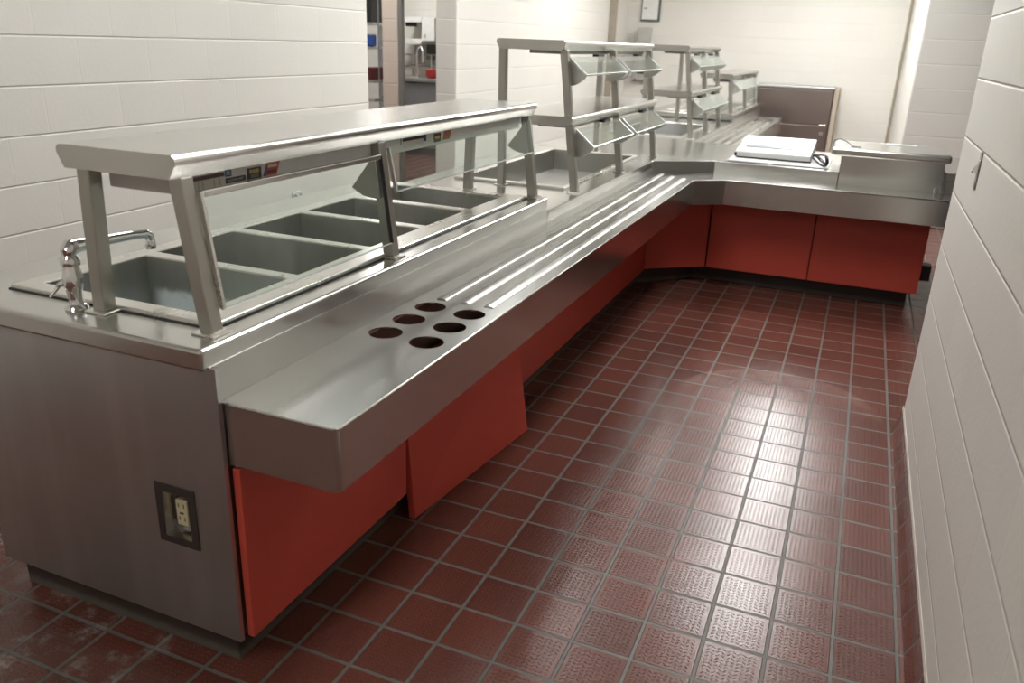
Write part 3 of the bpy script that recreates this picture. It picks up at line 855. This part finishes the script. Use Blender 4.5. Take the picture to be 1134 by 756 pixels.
g3 = thing('sneeze_guard', 'farther double-deck sneeze guard beyond the cashier counter', 'sneeze guard', (-.46, 5.8, .80))
double_guard(g3, (5.12, 5.795, 6.455), .80, 0, ((1.114, -.69, -.280), (1.448, -.678, -.332)), (5.06, 6.52))
g4 = thing('sneeze_guard', 'low single-deck sneeze guard at the far end near the rear wall', 'sneeze guard', (-.45, 8.2, .86))
MB().xz(shelf_profile(-.617, -.288, 1.197, 1.247), 7.15, 9.26).build('shelf', M['shelf'], g4)
for y in (7.235, 8.28, 9.18): post_part(g4, -.279, -.324, y, .86, 1.198)
for y in (7.235, 9.18): post_part(g4, -.594, -.581, y, .86, 1.198)
pane_part(g4, (-.308, 1.172), (-.209, 1.094), 7.28, 8.24)
pane_part(g4, (-.300, 1.172), (-.276, .93), 8.31, 9.15)
for yy in (7.285, 8.23):
    s2 = MB(); sector(s2, -.308, 1.172, -.13, .87, .122, yy, yy + .005)
    s2.build('hinge_plate', M['hinge'], g4)
MB().box(-.50, -.335, 7.3, 9.1, 1.165, 1.1966).build('shelf_lamp_housing', M['grey'], g4, bevel=.003)

# ------------------------------------------------------------------ faucet on the near corner
fc = thing('faucet', 'chrome single-lever faucet at the corner of the first food well', 'faucet', (-.660, -.243, .8602))
fx0, fy0 = -.660, -.243
MB().lathe([(.026, .8602), (.027, .864), (.024, .870), (.017, .876)], (fx0, fy0, 0), 32).build('base', M['chrome'], fc, smooth=True)
MB().lathe([(.0185, .8735), (.0165, .880), (.0165, .893), (.0185, .906), (.0215, .916), (.0228, .926), (.0222, .940), (.0195, .955), (.0175, .962), (.0175, .966)], (fx0, fy0, 0), 32).build('body', M['chrome'], fc, smooth=True)
MB().lathe([(.0205, .9665), (.0215, .972), (.0215, .979), (.0190, .985), (.014, .992)], (fx0, fy0, 0), 32).build('collar', M['chrome'], fc, smooth=True)
sp = MB()
sp.tube([(fx0, fy0, .990), (fx0, fy0, 1.000), (fx0 + .001, fy0 + .006, 1.008), (fx0 + .003, fy0 + .018, 1.010), (fx0 + .005, fy0 + .05, 1.009), (fx0 + .015, fy0 + .16, 1.006), (fx0 + .021, fy0 + .205, 1.003), (fx0 + .022, fy0 + .215, .997), (fx0 + .022, fy0 + .217, .985)],
        [.015, .0185, .0195, .0180, .0138, .0118, .0120, .0122, .0118], 16)
sp.build('spout', M['chrome'], fc, smooth=True)
MB().lathe([(.0115, .962), (.0125, .964), (.0125, .984), (.0115, .986)], (fx0 + .022, fy0 + .217, 0), 20).build('aerator', M['chrome'], fc, smooth=True)
hd = MB()
hd.tube([(fx0 - .012, fy0 - .010, .925), (fx0 - .026, fy0 - .014, .920), (fx0 - .034, fy0 - .016, .914)], [.008, .0065, .005], 10)
hd.tube([(fx0 - .030, fy0 - .015, .916), (fx0 - .042, fy0 - .012, .906), (fx0 - .052, fy0 - .008, .903)], [.004, .0035, .003], 8)
hd.tube([(fx0 - .030, fy0 - .015, .916), (fx0 - .040, fy0 - .024, .900), (fx0 - .046, fy0 - .030, .890)], [.004, .0035, .003], 8)
hd.build('lever_handle', M['chrome'], fc, smooth=True)

# ------------------------------------------------------------------ things on the cashier counter
cb = thing('cash_box', 'stainless steel cash box with overhanging lid on the cashier counter', 'box', (1.17, 4.15, .80))
MB().box(.8865, 1.459, 3.924, 4.38, .8005, .8995).build('body', M['topx'], cb)
lid = MB().xy([(.824, 3.875), (1.484, 3.875), (1.484, 4.42), (.824, 4.42)], .898, .944).build('lid', M['topx'], cb, bevel=.014, seg=4)
MB().box(.884, .8862, 3.9235, 4.3, .8005, .8975).build('seam', M['gasket_and_shadow'], cb)
ps = MB().box(1.10, 1.31, 4.31, 4.35, .9445, .9475).build('paper_strip', M['paper'])
tag(ps, 'white paper strip lying on the lid of the stainless cash box', 'paper')
# white board, printer and cable
bd = MB().plate([.20, .82], [3.945, 4.50], [], .8005, .812).build('serving_board', M['white'], bevel=.003)
tag(bd, 'thin white board lying under the white printer on the cashier counter', 'board')
pr = thing('printer', 'flat white electronic printer with grey top slot on the cashier counter', 'printer', (.46, 4.35, .812))
py0, py1, px0, px1 = 4.10, 4.62, .225, .700
MB().yz([(py0, .8205), (py1, .8205), (py1, .905), (py1 - .03, .915), (py0 + .08, .868), (py0 + .01, .858), (py0, .850)], px0, px1).build('body', M['white'], pr, bevel=.006, seg=3)
MB().box(px0 + .01, px1 - .01, py0 + .01, py1 - .01, .8122, .8204).build('foot_base', M['black'], pr)
tl = (.915 - .868) / (py1 - .03 - py0 - .08)
def on_top(y): return .868 + (y - py0 - .08) * tl
a_, b_ = py0 + .12, py0 + .19
MB().hexa([(px0 + .05, a_, on_top(a_) - .004), (px1 - .12, a_, on_top(a_) - .004), (px1 - .12, b_, on_top(b_) - .004), (px0 + .05, b_, on_top(b_) - .004)],
          [(px0 + .05, a_, on_top(a_) + .004), (px1 - .12, a_, on_top(a_) + .004), (px1 - .12, b_, on_top(b_) + .004), (px0 + .05, b_, on_top(b_) + .004)]).build('display', plain('pale_grey_display', (.24, .265, .28), .3), pr)
MB().box(px0 - .004, px0 + .012, py0 - .003, py0 + .03, .823, .846).build('side_knob', M['black'], pr, bevel=.002)
MB().box(px1 - .05, px1 + .004, py0 + .0, py0 + .04, .8125, .822).build('foot', M['black'], pr)
cbl = MB()
cbl.tube([(.7045, 4.30, .835), (.715, 4.28, .845), (.735, 4.22, .840), (.760, 4.15, .828), (.79, 4.06, .822), (.80, 4.0, .824), (.79, 3.99, .836), (.775, 4.06, .845), (.75, 4.16, .846), (.72, 4.25, .842), (.7055, 4.32, .84)], .005, 8)
cbl.tube([(.7065, 4.22, .835), (.74, 4.12, .824), (.77, 4.02, .8185), (.79, 3.975, .819), (.805, 3.965, .823), (.812, 3.96, .84), (.808, 3.98, .862), (.795, 4.05, .868), (.77, 4.15, .865), (.73, 4.24, .85), (.7065, 4.28, .845)], .006, 8)
cbl.tube([(.795, 3.975, .8245), (.803, 3.958, .828), (.806, 3.952, .842), (.802, 3.956, .862), (.796, 3.975, .875)], .010, 8)
tag(cbl.build('power_cable', M['black'], smooth=True), 'tangled black power cable beside the white printer', 'cable')
lc = MB().tube([(.828, 3.93, .9475), (.822, 3.98, .955), (.83, 4.06, .972), (.86, 4.10, .978), (.90, 4.07, .968), (.925, 4.02, .954), (.935, 3.99, .9475), (.985, 3.985, .9475)], .003, 8).build('lid_cable', M['gasket_and_shadow'], smooth=True)
tag(lc, 'thin dark cable looping over the left end of the cash box lid', 'cable')

# ------------------------------------------------------------------ small wall pieces
lt = thing('wall_latch', 'small metal latch plate screwed to the right block wall', 'latch', (XR, 1.40, 1.16))
MB().hexa([(XR - .004, 1.366, 1.100), (XR + .001, 1.366, 1.100), (XR + .001, 1.405, 1.100), (XR - .004, 1.405, 1.100)],
          [(XR - .004, 1.366, 1.215), (XR + .001, 1.366, 1.215), (XR + .001, 1.405, 1.215), (XR - .004, 1.405, 1.215)]).build('plate', plain('dull_latch_steel', (.25, .245, .23), .3, .9), lt, bevel=.001)
MB().hexa([(XR - .020, 1.378, 1.150), (XR - .004, 1.375, 1.150), (XR - .004, 1.396, 1.150), (XR - .020, 1.394, 1.150)],
          [(XR - .006, 1.378, 1.190), (XR - .004, 1.375, 1.190), (XR - .004, 1.396, 1.190), (XR - .006, 1.394, 1.190)]).build('keeper', M['chrome'], lt, bevel=.001)
wf = thing('wall_bracket', 'small white fitting low on the left block wall', 'wall fitting', (XL, 2.80, .505))
MB().box(XL - .001, XL + .012, 2.755, 2.84, .492, .522).build('plate', M['white'], wf, bevel=.004)
MB().tube([(XL + .012, 2.775, .505), (XL + .03, 2.775, .500), (XL + .035, 2.775, .488)], .008, 8).build('hook', M['white'], wf, smooth=True)
MB().tube([(XL + .012, 2.82, .505), (XL + .03, 2.82, .500), (XL + .035, 2.82, .488)], .008, 8).build('hook', M['white'], wf, smooth=True)

# ------------------------------------------------------------------ rear of the room
bc = thing('steel_cabinet', 'dark brownish stainless cabinet standing against the rear wall', 'cabinet', (.12, 10.3, 0))
MB().box(-.40, .575, 10.0, 10.55, 0, 1.035).build('body', M['brown'], bc, bevel=.004)
MB().box(-.41, .585, 9.97, 10.56, 1.0355, 1.062).build('top_edge', M['panel'], bc, bevel=.004)
MB().box(-.39, .56, 9.985, 9.999, .60, 1.02).build('door', M['brown'], bc, bevel=.003)
MB().box(-.39, .56, 9.985, 9.999, .05, .585).build('door', M['brown'], bc, bevel=.003)
MB().box(.46, .54, 9.965, 9.984, .585, .605).build('handle', M['lip'], bc, bevel=.003)
MB().lathe([(.022, 9.965), (.026, 9.972), (.026, 9.984)], (.50, 0, .49), 16, 'y').build('lock', M['post'], bc, smooth=True)
MB().box(.586, .640, 9.99, 10.56, 0, 1.05).build('side_trim', M['beige'], bc, bevel=.003)
# tall frame and dispensers in the rear left corner
cf = MB().xz([(-2.3295, .0), (-2.245, .0), (-2.245, H - .002), (-2.3295, H - .002)], 9.60, 9.68).build('corner_post', plain('tan_steel_frame', (.37, .33, .27), .4, .5), bevel=.004)
tag(cf, 'tall tan metal post on the left wall near the rear corner', 'post')
td = thing('towel_dispenser', 'grey steel towel dispenser on the rear wall below the framed notice', 'dispenser', (-2.0, YB, 1.3))
MB().box(-2.16, -1.98, YB - .12, YB - .001, 1.02, 1.72).build('housing', plain('pale_dispenser_steel', (.52, .51, .48), .4, .5), td, bevel=.006)
MB().box(-2.19, -2.161, YB - .13, YB - .001, 1.0, 1.66).build('side_plate', M['panel'], td, bevel=.003)
MB().box(-2.12, -2.02, YB - .135, YB - .121, 1.10, 1.14).build('paper_slot', M['dark'], td)
nf = thing('notice_board', 'white notice in a dark frame high in the rear left corner', 'notice', (-1.98, YB, 1.95))
MB().plate([-2.155, -2.140, -1.915, -1.885], [YB - .03, YB - .001], [], 1.80, 2.12).build('frame', plain('dark_grey_frame', (.10, .11, .11), .4), nf, bevel=.003)
MB().box(-2.140, -1.915, YB - .034, YB - .031, 1.825, 2.11).build('sheet', M['paper'], nf)
MB().box(-2.12, -2.07, YB - .0348, YB - .0341, 1.96, 1.98).build('print', M['grey'], nf)

# ------------------------------------------------------------------ back kitchen through the left opening
def inv(px, py, axis, val):
    d_ = Vector(((px - 567) / FPX, (py - 378) / FPX, 1))
    v = r0 * d_.x + r1 * d_.y + r2 * d_.z
    return CAM + v * ((val - CAM[axis]) / v[axis])
def fr_box(mb, x0, y0, x1, y1, Y, dep):
    a, b2 = inv(x0, y1, 1, Y), inv(x1, y0, 1, Y)
    return mb.box(a.x, b2.x, Y, Y + dep, a.z, b2.z)
YK = 7.6
sh = thing('storage_rack', 'white and steel storage rack in the left gap of the kitchen opening', 'rack', (inv(417, 60, 1, YK).x, YK, 0))
xa, xb = inv(402, 60, 1, YK).x, inv(436, 60, 1, YK + .48).x
ZS = [inv(417, q, 1, YK).z for q in (25, 52, 89)]
for z in (.35, .70, ZS[2] - .03, ZS[1] - .03, ZS[0] - .03):
    MB().box(xa, xb, YK, YK + .45, z, z + .03).build('shelf', M['panel'], sh, bevel=.003)
for x in (xa, inv(419.5, 60, 1, YK).x):
    MB().box(x, x + .014, YK - .018, YK - .002, 0, 2.2).build('upright', plain('grey_rack_post', (.22, .23, .25), .4, .3), sh, bevel=.003)
MB().box(xa - .05, xb, YK + .46, YK + .48, 0, 2.2).build('back_panel', plain('bluish_white_board', (.74, .76, .80), .5), sh)
tz = inv(417, 75, 1, YK).z
bn = MB().xz([(xa + .02, ZS[2] + .0005), (xb - .04, ZS[2] + .0005), (xb - .02, tz), (xa, tz)], YK + .01, YK + .3)
o = bn.build('serving_tub', M['darkred'], bevel=.01); tag(o, 'dark red tub on the rack in the kitchen opening', 'tub')
zb = inv(416, 22, 1, YK).z
bn = MB().xz([(xa + .02, ZS[0] + .0005), (xb - .05, ZS[0] + .0005), (xb - .02, ZS[0] + .34), (xa, ZS[0] + .34)], YK + .02, YK + .4)
o = bn.build('storage_bin', M['black'], bevel=.012); tag(o, 'black bin on the top shelf of the kitchen rack', 'bin')
bn = MB(); fr_box(bn, 402, 33, 411.5, 46, YK + .05, .12)
bo = bn.build('plastic_jug', M['bluep'], bevel=.02); tag(bo, 'blue plastic jug on a rack shelf at the opening edge', 'jug')
bo.location.z = ZS[1] + .0005 - min(v.co.z for v in bo.data.vertices)

YC = 8.6
kc = thing('wall_cabinet', 'white wall cabinet hung above the kitchen sink shelf', 'cabinet', (inv(476, 30, 1, YC).x, YC, 1.6))
b_ = MB(); fr_box(b_, 467, 20, 481, 45, YC, .59); b_.build('body', M['offwhite'], kc, bevel=.004)
a_ = inv(470, 42, 1, YC - .012)
MB().box(a_.x, a_.x + .012, YC - .018, YC - .001, a_.z, a_.z + .05).build('handle', M['grey'], kc)
ks = thing('wall_shelf', 'pair of pale shelves on the kitchen wall beside the white cabinet', 'shelf', (inv(458, 30, 1, YC).x, YC, 1.6))
for (p0, p1) in ((19, 24), (43, 48)):
    b_ = MB(); fr_box(b_, 440, p0, 466.5, p1, YC, .59); b_.build('shelf_board', M['offwhite'], ks, bevel=.003)
b_ = MB(); fr_box(b_, 449, 24.2, 450.2, 29, YC + .3, .29); b_.build('bracket', M['dark'], ks)
kk = thing('sink_counter', 'stainless kitchen sink counter seen through the left opening', 'counter', (inv(465, 90, 1, 8.3).x, 8.3, 0))
q = inv(465, 83, 1, 8.2)
zc = inv(465, 87, 1, 8.2).z
xa2, xb2 = inv(438, 90, 1, 8.2).x, inv(500, 90, 1, 8.2).x
MB().box(xa2, xb2, 8.2, 9.19, zc - .04, zc).build('countertop', M['panel'], kk, bevel=.004)
MB().box(xa2 + .02, xb2 - .02, 8.24, 9.18, .10, zc - .042).build('cabinet', plain('mid_grey_panel', (.20, .20, .20), .5, .3), kk)
MB().box(xa2 + .02, xb2 - .02, 8.30, 9.18, 0, .10).build('plinth', M['dark'], kk)
kf = thing('kitchen_faucet', 'tall sprung rinse faucet on the kitchen sink counter', 'faucet', (inv(462, 85, 1, 8.45).x, 8.45, zc))
fx_ = inv(462, 85, 1, 8.45).x
MB().tube([(fx_, 8.45, zc), (fx_, 8.45, zc + .30), (fx_ + .02, 8.44, zc + .37), (fx_ + .07, 8.43, zc + .385), (fx_ + .10, 8.42, zc + .34), (fx_ + .10, 8.42, zc + .20)], .012, 10).build('spout', M['chrome'], kf, smooth=True)
MB().lathe([(.05, zc + .0005), (.05, zc + .02), (.022, zc + .03)], (fx_, 8.45, 0), 16).build('base', M['chrome'], kf, smooth=True)
dr = thing('dish_rack', 'wire dish rack hung over the kitchen sink', 'rack', (inv(470, 72, 1, 8.7).x, 8.7, zc))
for k in range(9):
    x = inv(449 + k * 4, 70, 1, 8.7).x
    MB().tube([(x, 8.55, zc + .28), (x, 8.95, zc + .28), (x, 8.95, zc + .14), (x, 8.55, zc + .14)], .006, 6).build('wire', M['post'], dr, smooth=True)
x0_, x1_ = inv(447, 70, 1, 8.7).x, inv(483, 70, 1, 8.7).x
for y in (8.55, 8.95):
    MB().tube([(x0_, y, zc + .28), (x1_, y, zc + .28)], .008, 6).build('wire', M['post'], dr, smooth=True)
    for x in (x0_, x1_):
        MB().tube([(x, y, zc), (x, y, zc + .28)], .010, 6).build('leg', M['post'], dr, smooth=True)
q = inv(478, 80, 1, 8.35)
rp = MB().lathe([(.05, zc + .0005), (.075, zc + .03), (.085, zc + .11), (.078, zc + .112), (.06, zc + .03)], (q.x, 8.36, 0), 20).build('mixing_bowl', M['brightred'], smooth=True)
tag(rp, 'bright red bowl on the kitchen sink counter', 'bowl')
mr = MB(); fr_box(mr, 469, 47.5, 486, 66, 9.0, .12)
o = mr.build('wall_dispenser', plain('dark_green_grey', (.10, .115, .10), .4), bevel=.01)
tag(o, 'dark dispenser on the kitchen wall under the white cabinet', 'dispenser')
o.location.y = 9.2 - 9.1201
pb = MB(); fr_box(pb, 448, 50, 459, 66, 9.1, .09)
o = pb.build('wall_sheet', M['paper']); tag(o, 'white sheet board on the kitchen wall above the sink', 'board')

# ------------------------------------------------------------------ world and view
w = bpy.data.worlds.new('world'); SC.world = w
w.use_nodes = True
w.node_tree.nodes['Background'].inputs[0].default_value = (.9, .92, 1, 1)
w.node_tree.nodes['Background'].inputs[1].default_value = .15
SC.view_settings.view_transform = 'Standard'
SC.view_settings.look = 'None'
SC.view_settings.gamma = 1
SC.view_settings.use_curve_mapping = False
SC.view_settings.exposure = -0.12
SC.cycles.use_denoising = True
SC.cycles.max_bounces = 10
SC.cycles.diffuse_bounces = 5
SC.cycles.glossy_bounces = 5
SC.cycles.transparent_max_bounces = 16
SC.cycles.caustics_reflective = False
SC.cycles.sample_clamp_indirect = 6
